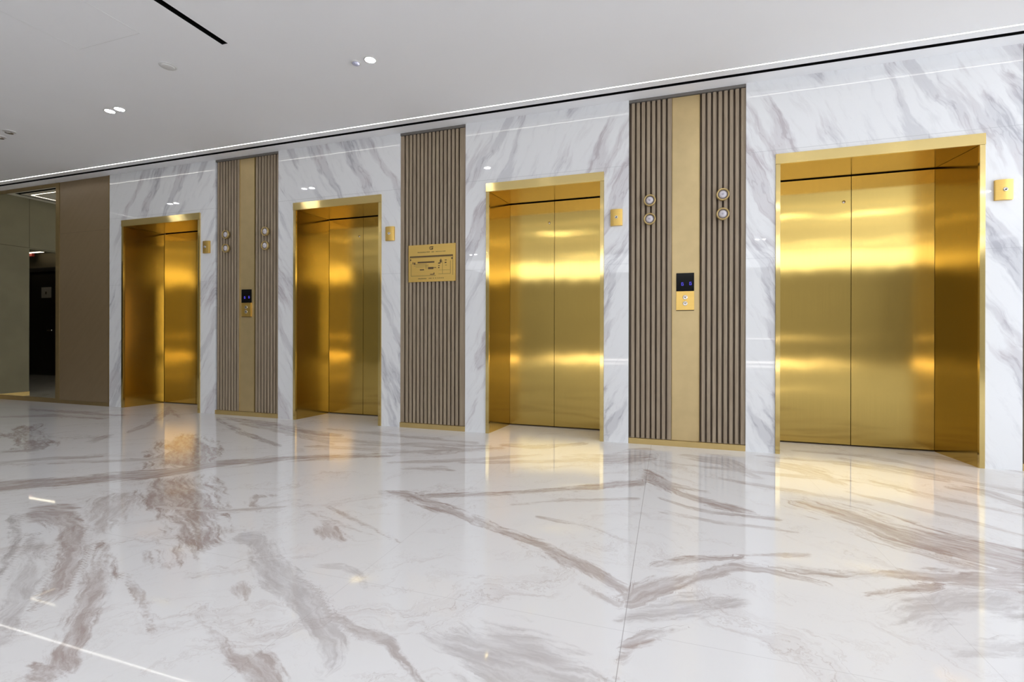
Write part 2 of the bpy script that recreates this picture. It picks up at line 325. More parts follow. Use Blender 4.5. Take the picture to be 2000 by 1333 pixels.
VEINS = [
    (0.8, 0.35, [[-4.043,-2.573],[-3.873,-2.618],[-3.799,-2.517],[-3.542,-2.273],[-3.215,-2.028],[-3.054,-1.714],[-2.713,-1.406],[-2.067,-1.04],[-2.077,-1.009],[-2.102,-0.984],[-2.817,-1.298],[-3.204,-1.593],[-3.399,-1.904],[-3.762,-2.151],[-4.093,-2.384],[-4.193,-2.485]], [[-4.027,-2.554],[-3.941,-2.453],[-3.649,-2.214],[-3.304,-1.968],[-3.127,-1.655],[-2.764,-1.353],[-2.084,-1.012]]),
    (0.62, 0.35, [[-3.194,-2.141],[-3.211,-2.034],[-2.978,-1.896],[-2.679,-2.077],[-2.308,-2.355],[-2.089,-2.562],[-2.008,-2.666],[-2.168,-2.556],[-2.245,-2.549],[-2.052,-2.724],[-1.967,-2.823],[-2.066,-2.771],[-2.229,-2.608],[-2.497,-2.418],[-2.663,-2.351],[-2.507,-2.511],[-2.639,-2.465],[-2.807,-2.398]], []),
    (0.5, 0.2, [[-3.501,-1.836],[-3.962,-1.482],[-4.274,-1.146],[-4.354,-0.94],[-3.991,-1.051],[-3.49,-1.324],[-3.239,-1.543],[-3.129,-1.794],[-3.352,-1.827]], []),
    (0.55, 0.5, [[-4.839,-0.192],[-4.737,-0.274],[-3.838,-0.794],[-3.102,-1.081],[-3.109,-1.06],[-3.15,-1.024],[-3.986,-0.636],[-4.847,-0.164]], [[-4.791,-0.22],[-3.911,-0.716],[-3.126,-1.053]]),
    (0.6, 0.5, [[-4.728,-0.187],[-4.638,-0.251],[-3.726,-0.468],[-3.211,-0.627],[-2.899,-0.583],[-2.911,-0.556],[-2.941,-0.527],[-3.37,-0.434],[-3.967,-0.206],[-4.774,-0.128]], [[-4.705,-0.191],[-3.843,-0.341],[-3.289,-0.533],[-2.92,-0.555]]),
    (0.4, 0.5, [[-3.505,-0.571],[-3.468,-0.604],[-2.948,-0.799],[-2.271,-0.717],[-2.28,-0.692],[-2.302,-0.667],[-3.016,-0.714],[-3.517,-0.547]], [[-3.492,-0.576],[-2.981,-0.757],[-2.287,-0.693]]),
    (0.5, 0.3, [[-5.878,-1.499],[-6.168,-1.291],[-6.243,-1.09],[-5.72,-1.398],[-5.375,-1.47],[-4.959,-1.665],[-4.923,-1.803],[-5.036,-1.876],[-5.351,-1.656]], []),
    (0.5, 0.4, [[-5.098,-1.917],[-5.037,-1.938],[-4.88,-1.824],[-4.945,-1.688],[-4.982,-1.665],[-5.014,-1.655],[-4.967,-1.781],[-5.147,-1.887]], [[-5.092,-1.912],[-4.923,-1.803],[-4.979,-1.672]]),
    (0.35, 0.3, [[-4.821,-1.445],[-4.719,-1.482],[-4.855,-1.259],[-4.922,-1.21],[-4.978,-1.188],[-4.95,-1.354]], [[-4.832,-1.419],[-4.916,-1.224]]),
    (0.35, 0.4, [[-2.681,-2.693],[-2.924,-2.559],[-3.108,-2.411],[-3.063,-2.303],[-2.866,-2.418],[-2.704,-2.562],[-2.552,-2.727],[-2.517,-2.822],[-2.603,-2.793]], []),
    (0.55, 0.35, [[-3.214,-2.693],[-3.047,-2.747],[-2.864,-2.747],[-2.671,-2.848],[-2.507,-2.934],[-2.234,-3.111],[-2.11,-3.222],[-2.094,-3.23],[-2.086,-3.228],[-2.113,-3.139],[-2.312,-2.954],[-2.602,-2.759],[-3.205,-2.496],[-3.316,-2.609]], [[-3.176,-2.681],[-3.023,-2.63],[-2.637,-2.804],[-2.407,-2.944],[-2.172,-3.125],[-2.098,-3.225]]),
    (0.7, 0.8, [[-3.281,-2.717],[-3.192,-2.775],[-2.927,-2.89],[-2.652,-3.053],[-2.424,-3.2],[-2.395,-3.212],[-2.391,-3.206],[-2.571,-3.065],[-2.854,-2.885],[-3.183,-2.74]], [[-3.188,-2.758],[-2.89,-2.887],[-2.611,-3.059],[-2.408,-3.203]]),
    (0.45, 0.8, [[-2.864,-2.837],[-2.798,-2.905],[-2.556,-3.051],[-2.283,-3.226],[-2.067,-3.373],[-1.94,-3.42],[-1.919,-3.39],[-2.094,-3.248],[-2.367,-3.059],[-2.701,-2.892]], [[-2.749,-2.899],[-2.46,-3.055],[-2.186,-3.237],[-1.991,-3.382]]),
    (0.58, 0.35, [[-2.461,-2.793],[-2.443,-2.82],[-2.244,-2.994],[-1.982,-3.178],[-1.8,-3.318],[-1.673,-3.44],[-1.589,-3.52],[-1.474,-3.562],[-1.446,-3.529],[-1.536,-3.453],[-1.673,-3.329],[-1.858,-3.187],[-2.065,-3.002],[-2.401,-2.817]], [[-2.422,-2.819],[-2.153,-2.998],[-1.919,-3.183],[-1.736,-3.324],[-1.603,-3.446],[-1.516,-3.525]]),
    (0.35, 0.2, [[-2.038,-2.967],[-2.017,-2.983],[-1.82,-3.081],[-1.564,-3.205],[-1.55,-3.207],[-1.56,-3.196],[-1.817,-3.047],[-2.022,-2.967]], [[-2.02,-2.975],[-1.819,-3.064],[-1.562,-3.2]]),
    (0.42, 0.75, [[-1.91,-2.572],[-1.86,-2.6],[-1.767,-2.613],[-1.617,-2.748],[-1.373,-2.896],[-1.148,-3.021],[-1.022,-3.086],[-0.955,-3.157],[-0.913,-3.182],[-0.905,-3.154],[-0.963,-3.021],[-1.151,-2.898],[-1.395,-2.753],[-1.631,-2.619],[-1.832,-2.496],[-1.923,-2.538]], [[-1.891,-2.57],[-1.799,-2.557],[-1.624,-2.686],[-1.384,-2.827],[-1.149,-2.962],[-0.993,-3.054],[-0.93,-3.155]]),
    (0.5, 0.5, [[-1.445,-2.738],[-1.436,-2.747],[-1.245,-2.831],[-1.082,-2.955],[-0.932,-3.019],[-0.824,-3.022],[-0.698,-3.11],[-0.608,-3.149],[-0.603,-3.147],[-0.607,-3.14],[-0.693,-3.091],[-0.828,-2.977],[-0.949,-2.974],[-1.084,-2.925],[-1.248,-2.811],[-1.442,-2.735]], [[-1.439,-2.741],[-1.247,-2.821],[-1.083,-2.94],[-0.941,-2.996],[-0.826,-2.999],[-0.695,-3.1],[-0.608,-3.144]]),
    (0.5, 0.3, [[-1.52,-3.09],[-1.504,-3.103],[-1.358,-3.168],[-1.226,-3.223],[-1.119,-3.263],[-1.019,-3.323],[-0.942,-3.319],[-0.993,-3.244],[-1.133,-3.173],[-1.247,-3.171],[-1.37,-3.13],[-1.511,-3.087]], [[-1.507,-3.095],[-1.364,-3.149],[-1.236,-3.197],[-1.126,-3.22],[-1.006,-3.285]]),
    (0.4, 0.2, [[-1.592,-2.41],[-1.671,-2.278],[-1.559,-2.323],[-1.428,-2.434],[-1.507,-2.443]], []),
    (0.35, 0.3, [[-1.556,-2.923],[-1.557,-2.876],[-1.492,-2.902],[-1.446,-2.967]], []),
    (0.35, 0.8, [[-1.382,-2.691],[-1.372,-2.697],[-1.258,-2.694],[-1.152,-2.72],[-1.073,-2.769],[-1.065,-2.769],[-1.071,-2.758],[-1.167,-2.663],[-1.296,-2.636],[-1.383,-2.682]], [[-1.377,-2.69],[-1.277,-2.665],[-1.159,-2.692],[-1.072,-2.764]]),
    (0.62, 0.3, [[-1.653,-1.815],[-1.637,-1.83],[-1.464,-1.837],[-1.206,-1.963],[-0.953,-2.059],[-0.697,-2.173],[-0.53,-2.26],[-0.355,-2.377],[-0.242,-2.468],[-0.14,-2.535],[-0.11,-2.508],[-0.123,-2.446],[-0.227,-2.363],[-0.348,-2.268],[-0.536,-2.162],[-0.709,-2.097],[-0.976,-1.972],[-1.251,-1.836],[-1.511,-1.741],[-1.657,-1.798]], [[-1.647,-1.814],[-1.487,-1.79],[-1.228,-1.901],[-0.964,-2.016],[-0.703,-2.136],[-0.533,-2.212],[-0.351,-2.324],[-0.234,-2.417],[-0.132,-2.492]]),
    (0.55, 0.25, [[-1.368,-1.791],[-1.333,-1.823],[-1.151,-1.726],[-0.88,-1.589],[-0.544,-1.414],[-0.145,-1.178],[-0.13,-1.095],[-0.156,-1.037],[-0.558,-1.347],[-0.898,-1.537],[-1.181,-1.66],[-1.377,-1.744]], [[-1.354,-1.784],[-1.166,-1.693],[-0.889,-1.563],[-0.551,-1.381],[-0.15,-1.109]]),
    (0.35, 0.3, [[-2.127,-0.959],[-2.102,-0.984],[-1.59,-0.744],[-1.307,-0.549],[-1.311,-0.521],[-1.325,-0.499],[-1.633,-0.649],[-2.139,-0.927]], [[-2.12,-0.956],[-1.611,-0.697],[-1.316,-0.524]]),
    (0.42, 0.8, [[-0.687,-2.941],[-0.574,-2.856],[-0.492,-2.786],[-0.37,-2.85],[-0.243,-2.93],[-0.148,-3.003],[-0.473,-3.11],[-0.553,-3.009]], []),
    (0.35, 0.4, [[-0.328,-2.476],[-0.325,-2.486],[-0.239,-2.561],[-0.148,-2.6],[-0.138,-2.587],[-0.144,-2.567],[-0.235,-2.528],[-0.323,-2.472]], [[-0.324,-2.479],[-0.237,-2.544],[-0.146,-2.584]]),
    (0.55, 0.3, [[-0.158,-0.834],[-0.15,-0.901],[0.014,-1.16],[0.236,-1.2],[0.244,-1.181],[0.241,-1.159],[0.023,-1.054],[-0.141,-0.806]], [[-0.145,-0.854],[0.018,-1.108],[0.238,-1.18]]),
    (0.6, 0.3, [[-0.171,-0.972],[-0.152,-1.09],[0.07,-1.319],[0.255,-1.434],[0.43,-1.477],[0.44,-1.459],[0.439,-1.436],[0.272,-1.329],[0.082,-1.225],[-0.139,-0.912]], [[-0.146,-1.004],[0.076,-1.272],[0.263,-1.383],[0.434,-1.456]]),
    (0.5, 0.4, [[-0.052,-1.373],[-0.047,-1.401],[0.094,-1.504],[0.221,-1.561],[0.54,-1.54],[0.552,-1.517],[0.55,-1.494],[0.226,-1.521],[0.1,-1.454],[-0.043,-1.356]], [[-0.045,-1.378],[0.097,-1.479],[0.224,-1.541],[0.545,-1.517]]),
    (0.5, 0.22, [[0.691,-1.209],[0.687,-1.282],[0.823,-1.463],[0.959,-1.681],[1.121,-1.793],[1.311,-1.937],[1.444,-1.802],[1.52,-1.604],[1.274,-1.5],[1.102,-1.369],[0.931,-1.177],[0.726,-1.152]], [[0.706,-1.219],[0.874,-1.326],[1.026,-1.534],[1.193,-1.654],[1.409,-1.781]]),
    (0.58, 0.35, [[-0.061,-2.256],[-0.049,-2.27],[0.075,-2.186],[0.303,-2.063],[0.31,-2.048],[0.306,-2.038],[0.074,-2.124],[-0.054,-2.226]], [[-0.051,-2.248],[0.074,-2.155],[0.304,-2.051]]),
    (0.35, 0.2, [[0.283,-2.033],[0.285,-2.042],[0.576,-1.959],[0.588,-1.937],[0.585,-1.92],[0.288,-2.021]], [[0.287,-2.031],[0.581,-1.94]]),
    (0.5, 0.38, [[-0.171,-2.571],[-0.112,-2.6],[-0.031,-2.484],[0.054,-2.372],[0.271,-2.174],[0.379,-2.168],[0.566,-2.205],[0.572,-2.198],[0.572,-2.188],[0.394,-2.111],[0.277,-2.099],[0.045,-2.289],[-0.056,-2.362],[-0.156,-2.449]], [[-0.133,-2.528],[-0.043,-2.425],[0.05,-2.332],[0.274,-2.137],[0.387,-2.14],[0.569,-2.197]]),
    (0.55, 0.4, [[0.391,-2.082],[0.393,-2.097],[0.5,-2.116],[0.646,-2.107],[0.876,-2.031],[1.047,-2.047],[1.256,-2.054],[1.39,-1.899],[1.427,-1.753],[1.118,-1.899],[0.896,-1.981],[0.654,-2.078],[0.514,-2.067],[0.4,-2.067]], [[0.397,-2.082],[0.507,-2.092],[0.65,-2.092],[0.886,-2.006],[1.082,-1.976],[1.336,-1.912]]),
    (0.42, 0.7, [[-0.137,-2.604],[0.047,-2.451],[0.216,-2.388],[0.252,-2.443],[0.128,-2.526],[-0.006,-2.602],[-0.131,-2.682]], []),
    (0.5, 0.2, [[0.681,-2.245],[0.684,-2.252],[0.823,-2.174],[0.97,-2.118],[0.996,-2.083],[0.997,-2.056],[0.843,-2.114],[0.69,-2.229]], [[0.687,-2.241],[0.833,-2.145],[0.983,-2.088]]),
    (0.5, 0.5, [[-0.139,-2.815],[-0.12,-2.819],[-0.063,-2.751],[0.058,-2.662],[0.062,-2.652],[0.057,-2.648],[-0.072,-2.706],[-0.135,-2.783]], [[-0.127,-2.801],[-0.067,-2.729],[0.058,-2.655]]),
    (0.5, 0.2, [[-0.133,-2.82],[-0.127,-2.824],[-0.033,-2.755],[-0.028,-2.737],[-0.038,-2.731],[-0.131,-2.81]], [[-0.129,-2.817],[-0.036,-2.743]]),
    (0.4, 0.3, [[-0.139,-2.883],[-0.121,-2.886],[-0.1,-2.845],[-0.099,-2.832],[-0.107,-2.83],[-0.137,-2.854]], [[-0.129,-2.87],[-0.103,-2.838]]),
    (0.45, 0.8, [[0.71,-2.351],[0.81,-2.225],[1.005,-2.073],[1.322,-1.937],[1.146,-2.254],[0.984,-2.276],[0.86,-2.397],[0.725,-2.424]], []),
    (0.33, 0.8, [[0.804,-2.521],[0.948,-2.43],[1.078,-2.374],[1.022,-2.476],[0.828,-2.549]], []),
    (0.35, 0.3, [[1.26,0.009],[1.255,-0.021],[1.639,-0.343],[2.037,-0.65],[2.072,-0.609],[2.094,-0.555],[1.686,-0.24],[1.273,0.032]], [[1.264,0.005],[1.662,-0.292],[2.065,-0.604]]),
    (0.4, 0.3, [[1.69,-0.591],[1.677,-0.631],[1.792,-0.749],[1.87,-0.948],[1.904,-0.911],[1.932,-0.849],[1.87,-0.611],[1.714,-0.557]], [[1.696,-0.594],[1.83,-0.681],[1.9,-0.899]]),
    (0.35, 0.4, [[1.785,0.352],[1.775,0.309],[1.998,0.211],[2.351,-0.088],[2.373,-0.06],[2.388,-0.025],[2.042,0.305],[1.808,0.39]], [[1.791,0.349],[2.02,0.257],[2.37,-0.057]]),
    (0.38, 0.25, [[-0.779,-0.641],[-0.765,-0.671],[-0.446,-0.718],[-0.151,-0.528],[-0.121,-0.32],[-0.176,-0.164],[-0.478,-0.477],[-0.777,-0.61]], [[-0.771,-0.64],[-0.462,-0.601],[-0.163,-0.354]]),
    (0.4, 0.25, [[-1.364,-0.422],[-1.338,-0.465],[-0.985,-0.442],[-0.692,-0.159],[-0.691,-0.114],[-0.706,-0.082],[-1.017,-0.318],[-1.368,-0.375]], [[-1.352,-0.42],[-1.001,-0.381],[-0.699,-0.121]]),
    (0.35, 0.3, [[0.127,-0.319],[0.134,-0.363],[0.392,-0.576],[0.565,-0.763],[0.586,-0.732],[0.591,-0.665],[0.454,-0.206],[0.139,-0.279]], [[0.136,-0.322],[0.421,-0.4],[0.578,-0.715]]),
    (0.28, 0, [[0.699,-0.331],[0.699,-0.374],[0.901,-0.59],[1.073,-0.819],[1.097,-0.787],[1.11,-0.727],[0.998,-0.273],[0.716,-0.295]], [[0.707,-0.335],[0.948,-0.438],[1.091,-0.774]]),
    (0.4, 0.2, [[-2.313,-2.148],[-2.321,-2.086],[-2.149,-2.01],[-2.271,-2.134],[-2.082,-2.281]], []),
    (0.35, 0.3, [[-1.78,-1.305],[-1.765,-1.32],[-1.509,-1.275],[-1.425,-1.247],[-1.426,-1.23],[-1.439,-1.212],[-1.561,-1.169],[-1.785,-1.286]], [[-1.775,-1.303],[-1.534,-1.223],[-1.432,-1.229]]),
    (0.35, 0.3, [[-5.285,-0.523],[-5.263,-0.516],[-5.703,-0.085],[-5.239,-0.323],[-5.237,-0.308],[-5.329,-0.24],[-6.186,0.263],[-5.419,-0.427]], [[-5.34,-0.472],[-5.935,0.082],[-5.284,-0.282]]),
    (0.3, 0.2, [[-4.919,-1.077],[-4.868,-1.096],[-5.037,-0.782],[-5.931,0.023],[-6.044,0.106],[-6.061,0.1],[-5.252,-0.655],[-4.995,-1.02]], [[-4.931,-1.059],[-5.142,-0.72],[-5.995,0.062]]),
    (0.33, 0.25, [[-3.413,-0.67],[-3.379,-0.697],[-2.574,-0.727],[-1.615,-0.689],[-1.618,-0.665],[-1.636,-0.641],[-2.646,-0.623],[-3.429,-0.642]], [[-3.404,-0.67],[-2.61,-0.676],[-1.625,-0.665]]),
    (0.33, 0.25, [[-3.246,-0.306],[-3.211,-0.338],[-2.459,-0.424],[-1.579,-0.446],[-1.582,-0.419],[-1.6,-0.391],[-2.531,-0.304],[-3.261,-0.274]], [[-3.236,-0.306],[-2.494,-0.365],[-1.59,-0.419]]),
    (0.33, 0.25, [[-4.301,-0.368],[-4.252,-0.405],[-3.443,-0.632],[-2.729,-0.87],[-2.735,-0.85],[-2.763,-0.822],[-3.542,-0.518],[-4.321,-0.338]], [[-4.286,-0.372],[-3.492,-0.576],[-2.746,-0.846]]),
    (0.33, 0.25, [[-2.908,-0.978],[-2.882,-1.0],[-2.139,-0.927],[-1.714,-0.863],[-1.718,-0.84],[-1.735,-0.819],[-2.195,-0.837],[-2.921,-0.954]], [[-2.901,-0.977],[-2.166,-0.882],[-1.725,-0.841]]),
    (0.33, 0.25, [[-2.561,-0.825],[-2.538,-0.846],[-2.008,-0.659],[-1.413,-0.509],[-1.416,-0.482],[-1.432,-0.457],[-2.064,-0.557],[-2.573,-0.798]], [[-2.556,-0.823],[-2.036,-0.609],[-1.423,-0.483]]),
    (0.33, 0.25, [[-1.457,-1.056],[-1.443,-1.073],[-0.914,-0.874],[-0.383,-0.614],[-0.38,-0.589],[-0.388,-0.569],[-0.936,-0.791],[-1.461,-1.034]], [[-1.452,-1.053],[-0.925,-0.833],[-0.386,-0.592]]),
    (0.33, 0.25, [[-1.958,-1.223],[-1.941,-1.238],[-1.463,-1.027],[-0.935,-0.637],[-0.936,-0.61],[-0.948,-0.591],[-1.5,-0.948],[-1.964,-1.202]], [[-1.953,-1.22],[-1.481,-0.988],[-0.942,-0.614]]),
    (0.33, 0.25, [[-4.303,-2.004],[-4.273,-2.015],[-3.797,-1.805],[-3.388,-1.521],[-3.405,-1.501],[-3.431,-1.486],[-3.89,-1.744],[-4.324,-1.988]], [[-4.299,-2.001],[-3.843,-1.775],[-3.41,-1.504]]),
    (0.33, 0.25, [[-4.655,-2.122],[-4.624,-2.132],[-4.402,-1.945],[-4.131,-1.769],[-4.153,-1.751],[-4.183,-1.737],[-4.512,-1.888],[-4.68,-2.106]], [[-4.652,-2.119],[-4.456,-1.917],[-4.157,-1.753]]),
    (0.33, 0.25, [[-7.197,-0.929],[-7.126,-0.956],[-6.648,-0.742],[-5.941,-0.658],[-5.983,-0.625],[-6.047,-0.592],[-6.899,-0.607],[-7.257,-0.895]], [[-7.191,-0.925],[-6.771,-0.676],[-5.994,-0.625]]),
    (0.33, 0.25, [[-7.567,-0.467],[-7.478,-0.504],[-6.618,-0.512],[-5.94,-0.45],[-5.982,-0.413],[-6.05,-0.377],[-6.875,-0.363],[-7.628,-0.427]], [[-7.553,-0.466],[-6.744,-0.439],[-5.994,-0.414]]),
    (0.33, 0.25, [[-0.02,-0.575],[-0.015,-0.597],[0.647,-0.667],[1.123,-0.669],[1.134,-0.65],[1.136,-0.631],[0.663,-0.585],[-0.014,-0.553]], [[-0.015,-0.575],[0.655,-0.627],[1.129,-0.65]]),
    (0.33, 0.25, [[0.67,-0.108],[0.67,-0.135],[1.234,-0.203],[1.725,-0.469],[1.738,-0.451],[1.744,-0.429],[1.266,-0.104],[0.68,-0.082]], [[0.675,-0.109],[1.25,-0.154],[1.735,-0.449]]),
    (0.33, 0.25, [[0.98,0.17],[0.979,0.141],[1.489,0.081],[1.951,-0.277],[1.966,-0.257],[1.974,-0.233],[1.53,0.193],[0.993,0.2]], [[0.986,0.17],[1.509,0.136],[1.963,-0.255]]),
    (0.33, 0.25, [[0.305,-0.863],[0.307,-0.883],[0.75,-1.019],[1.081,-1.124],[1.09,-1.111],[1.092,-1.095],[0.768,-0.954],[0.312,-0.846]], [[0.309,-0.864],[0.759,-0.987],[1.086,-1.11]]),
    (0.33, 0.25, [[1.023,-0.896],[1.02,-0.915],[1.342,-1.171],[1.615,-1.409],[1.624,-1.4],[1.629,-1.387],[1.369,-1.116],[1.032,-0.882]], [[1.026,-0.899],[1.355,-1.144],[1.622,-1.398]]),
    (0.33, 0.25, [[1.254,-0.605],[1.249,-0.627],[1.53,-0.901],[1.796,-1.085],[1.806,-1.073],[1.813,-1.058],[1.562,-0.837],[1.264,-0.589]], [[1.257,-0.608],[1.546,-0.87],[1.804,-1.072]]),
    (0.33, 0.25, [[-0.04,-1.603],[-0.037,-1.616],[0.235,-1.683],[0.6,-1.684],[0.605,-1.674],[0.605,-1.663],[0.241,-1.639],[-0.036,-1.592]], [[-0.036,-1.604],[0.238,-1.661],[0.602,-1.674]]),
    (0.33, 0.25, [[-0.834,-1.747],[-0.826,-1.756],[-0.564,-1.622],[-0.165,-1.45],[-0.162,-1.435],[-0.167,-1.423],[-0.575,-1.572],[-0.834,-1.733]], [[-0.83,-1.744],[-0.569,-1.597],[-0.166,-1.437]]),
    (0.33, 0.25, [[-0.65,-1.881],[-0.643,-1.892],[-0.37,-1.949],[-0.141,-2.074],[-0.137,-2.068],[-0.14,-2.058],[-0.371,-1.911],[-0.647,-1.871]], [[-0.645,-1.881],[-0.371,-1.93],[-0.141,-2.066]]),
    (0.33, 0.25, [[-2.696,-2.403],[-2.679,-2.41],[-2.283,-2.37],[-1.988,-2.182],[-1.994,-2.17],[-2.006,-2.163],[-2.323,-2.337],[-2.702,-2.393]], [[-2.691,-2.402],[-2.303,-2.354],[-1.997,-2.172]]),
    (0.33, 0.25, [[-1.79,-2.098],[-1.778,-2.111],[-1.396,-2.287],[-1.164,-2.384],[-1.162,-2.379],[-1.169,-2.37],[-1.41,-2.256],[-1.788,-2.092]], [[-1.783,-2.102],[-1.403,-2.271],[-1.167,-2.377]]),
    (0.33, 0.25, [[-1.842,-2.197],[-1.83,-2.208],[-1.49,-2.319],[-1.283,-2.366],[-1.282,-2.36],[-1.29,-2.351],[-1.508,-2.287],[-1.842,-2.19]], [[-1.836,-2.199],[-1.499,-2.303],[-1.287,-2.358]]),
]

# ------------------------------------------------------------------ mesh helpers
class MB:
    def __init__(self):
        self.v = []; self.f = []
    def box(self, x0, x1, y0, y1, z0, z1):
        i = len(self.v)
        self.v += [(x0, y0, z0), (x1, y0, z0), (x1, y1, z0), (x0, y1, z0), (x0, y0, z1), (x1, y0, z1), (x1, y1, z1), (x0, y1, z1)]
        self.f += [(i, i+3, i+2, i+1), (i+4, i+5, i+6, i+7), (i, i+1, i+5, i+4), (i+1, i+2, i+6, i+5), (i+2, i+3, i+7, i+6), (i+3, i, i+4, i+7)]
        return self
    def prism(self, xy, z0, z1):
        """vertical prism over a counter-clockwise outline in the floor plan"""
        n = len(xy); i = len(self.v)
        self.v += [(x, y, z0) for x, y in xy] + [(x, y, z1) for x, y in xy]
        self.f += [tuple(i + k for k in range(n))[::-1], tuple(i + n + k for k in range(n))]
        for k in range(n):
            l = (k + 1) % n
            self.f.append((i + k, i + l, i + n + l, i + n + k))
        return self
    def lathe(self, prof, c, axis='y', n=40):
        """prof: (radius, distance) pairs; axis 'y' grows towards -y, axis 'z' grows towards -z"""
        i = len(self.v); m = len(prof)
        for k in range(n):
            a = 2 * math.pi * k / n
            for r, d in prof:
                if axis == 'y':
                    self.v.append((c[0] + r * math.cos(a), c[1] - d, c[2] + r * math.sin(a)))
                else:
                    self.v.append((c[0] + r * math.cos(a), c[1] - r * math.sin(a), c[2] - d))
        for k in range(n):
            l = (k + 1) % n
            for j in range(m - 1):
                self.f.append((i + k*m + j, i + l*m + j, i + l*m + j+1, i + k*m + j+1))
        return self
    def build(self, name, mat, parent=None, origin=(0, 0, 0), bevel=0.0, seg=2, smooth=False):
        o3 = Vector(origin)
        me = bpy.data.meshes.new(name)
        me.from_pydata([tuple(Vector(p) - o3) for p in self.v], [], self.f)
        bm = bmesh.new(); bm.from_mesh(me)
        bmesh.ops.remove_doubles(bm, verts=bm.verts, dist=1e-6)
        if bevel:
            bmesh.ops.bevel(bm, geom=list(bm.edges), offset=bevel, segments=seg, affect='EDGES', clamp_overlap=True)
        bmesh.ops.recalc_face_normals(bm, faces=bm.faces)
        bm.to_mesh(me); bm.free()
        if smooth:
            for p in me.polygons: p.use_smooth = True
        me.materials.append(mat)
        ob = bpy.data.objects.new(name, me)
        COL.objects.link(ob)
        if parent is not None:
            ob.parent = parent          # origin is given in the parent's frame
        else:
            ob.location = origin
        return ob

def struct(o):
    o['kind'] = 'structure'
    return o

def thing(name, label, cat, loc, group=None):
    o = bpy.data.objects.new(name, None)
    o.empty_display_size = 0.1
    COL.objects.link(o)
    o.location = loc
    o['label'] = label; o['category'] = cat
    if group: o['group'] = group
    return o

def tag(o, label, cat, group=None):
    o['label'] = label; o['category'] = cat
    if group: o['group'] = group
    return o

def copy_thing(root, loc, label, group=None):
    r = root.copy(); COL.objects.link(r)
    r.location = loc; r['label'] = label
    if group: r['group'] = group
    for ch in list(root.children):
        c = ch.copy(); COL.objects.link(c); c.parent = r
        for g in list(ch.children):
            d = g.copy(); COL.objects.link(d); d.parent = c
    return r

# ------------------------------------------------------------------ floor
def sdf(px, py, poly):
    P = np.array(poly); n = len(P)
    d = np.full(px.shape, 1e9); inside = np.zeros(px.shape, bool)
    for i in range(n):
        a = P[i]; b = P[(i + 1) % n]
        ex, ey = b - a
        wx, wy = px - a[0], py - a[1]
        t = np.clip((wx * ex + wy * ey) / max(ex * ex + ey * ey, 1e-9), 0, 1)
        d = np.minimum(d, (wx - ex * t) ** 2 + (wy - ey * t) ** 2)
        cond = ((a[1] > py) != (b[1] > py))
        with np.errstate(divide='ignore', invalid='ignore'):
            xi = (b[0] - a[0]) * (py - a[1]) / (b[1] - a[1] + 1e-12) + a[0]
        inside ^= (cond & (px < xi))
    d = np.sqrt(d)
    return np.where(inside, -d, d)

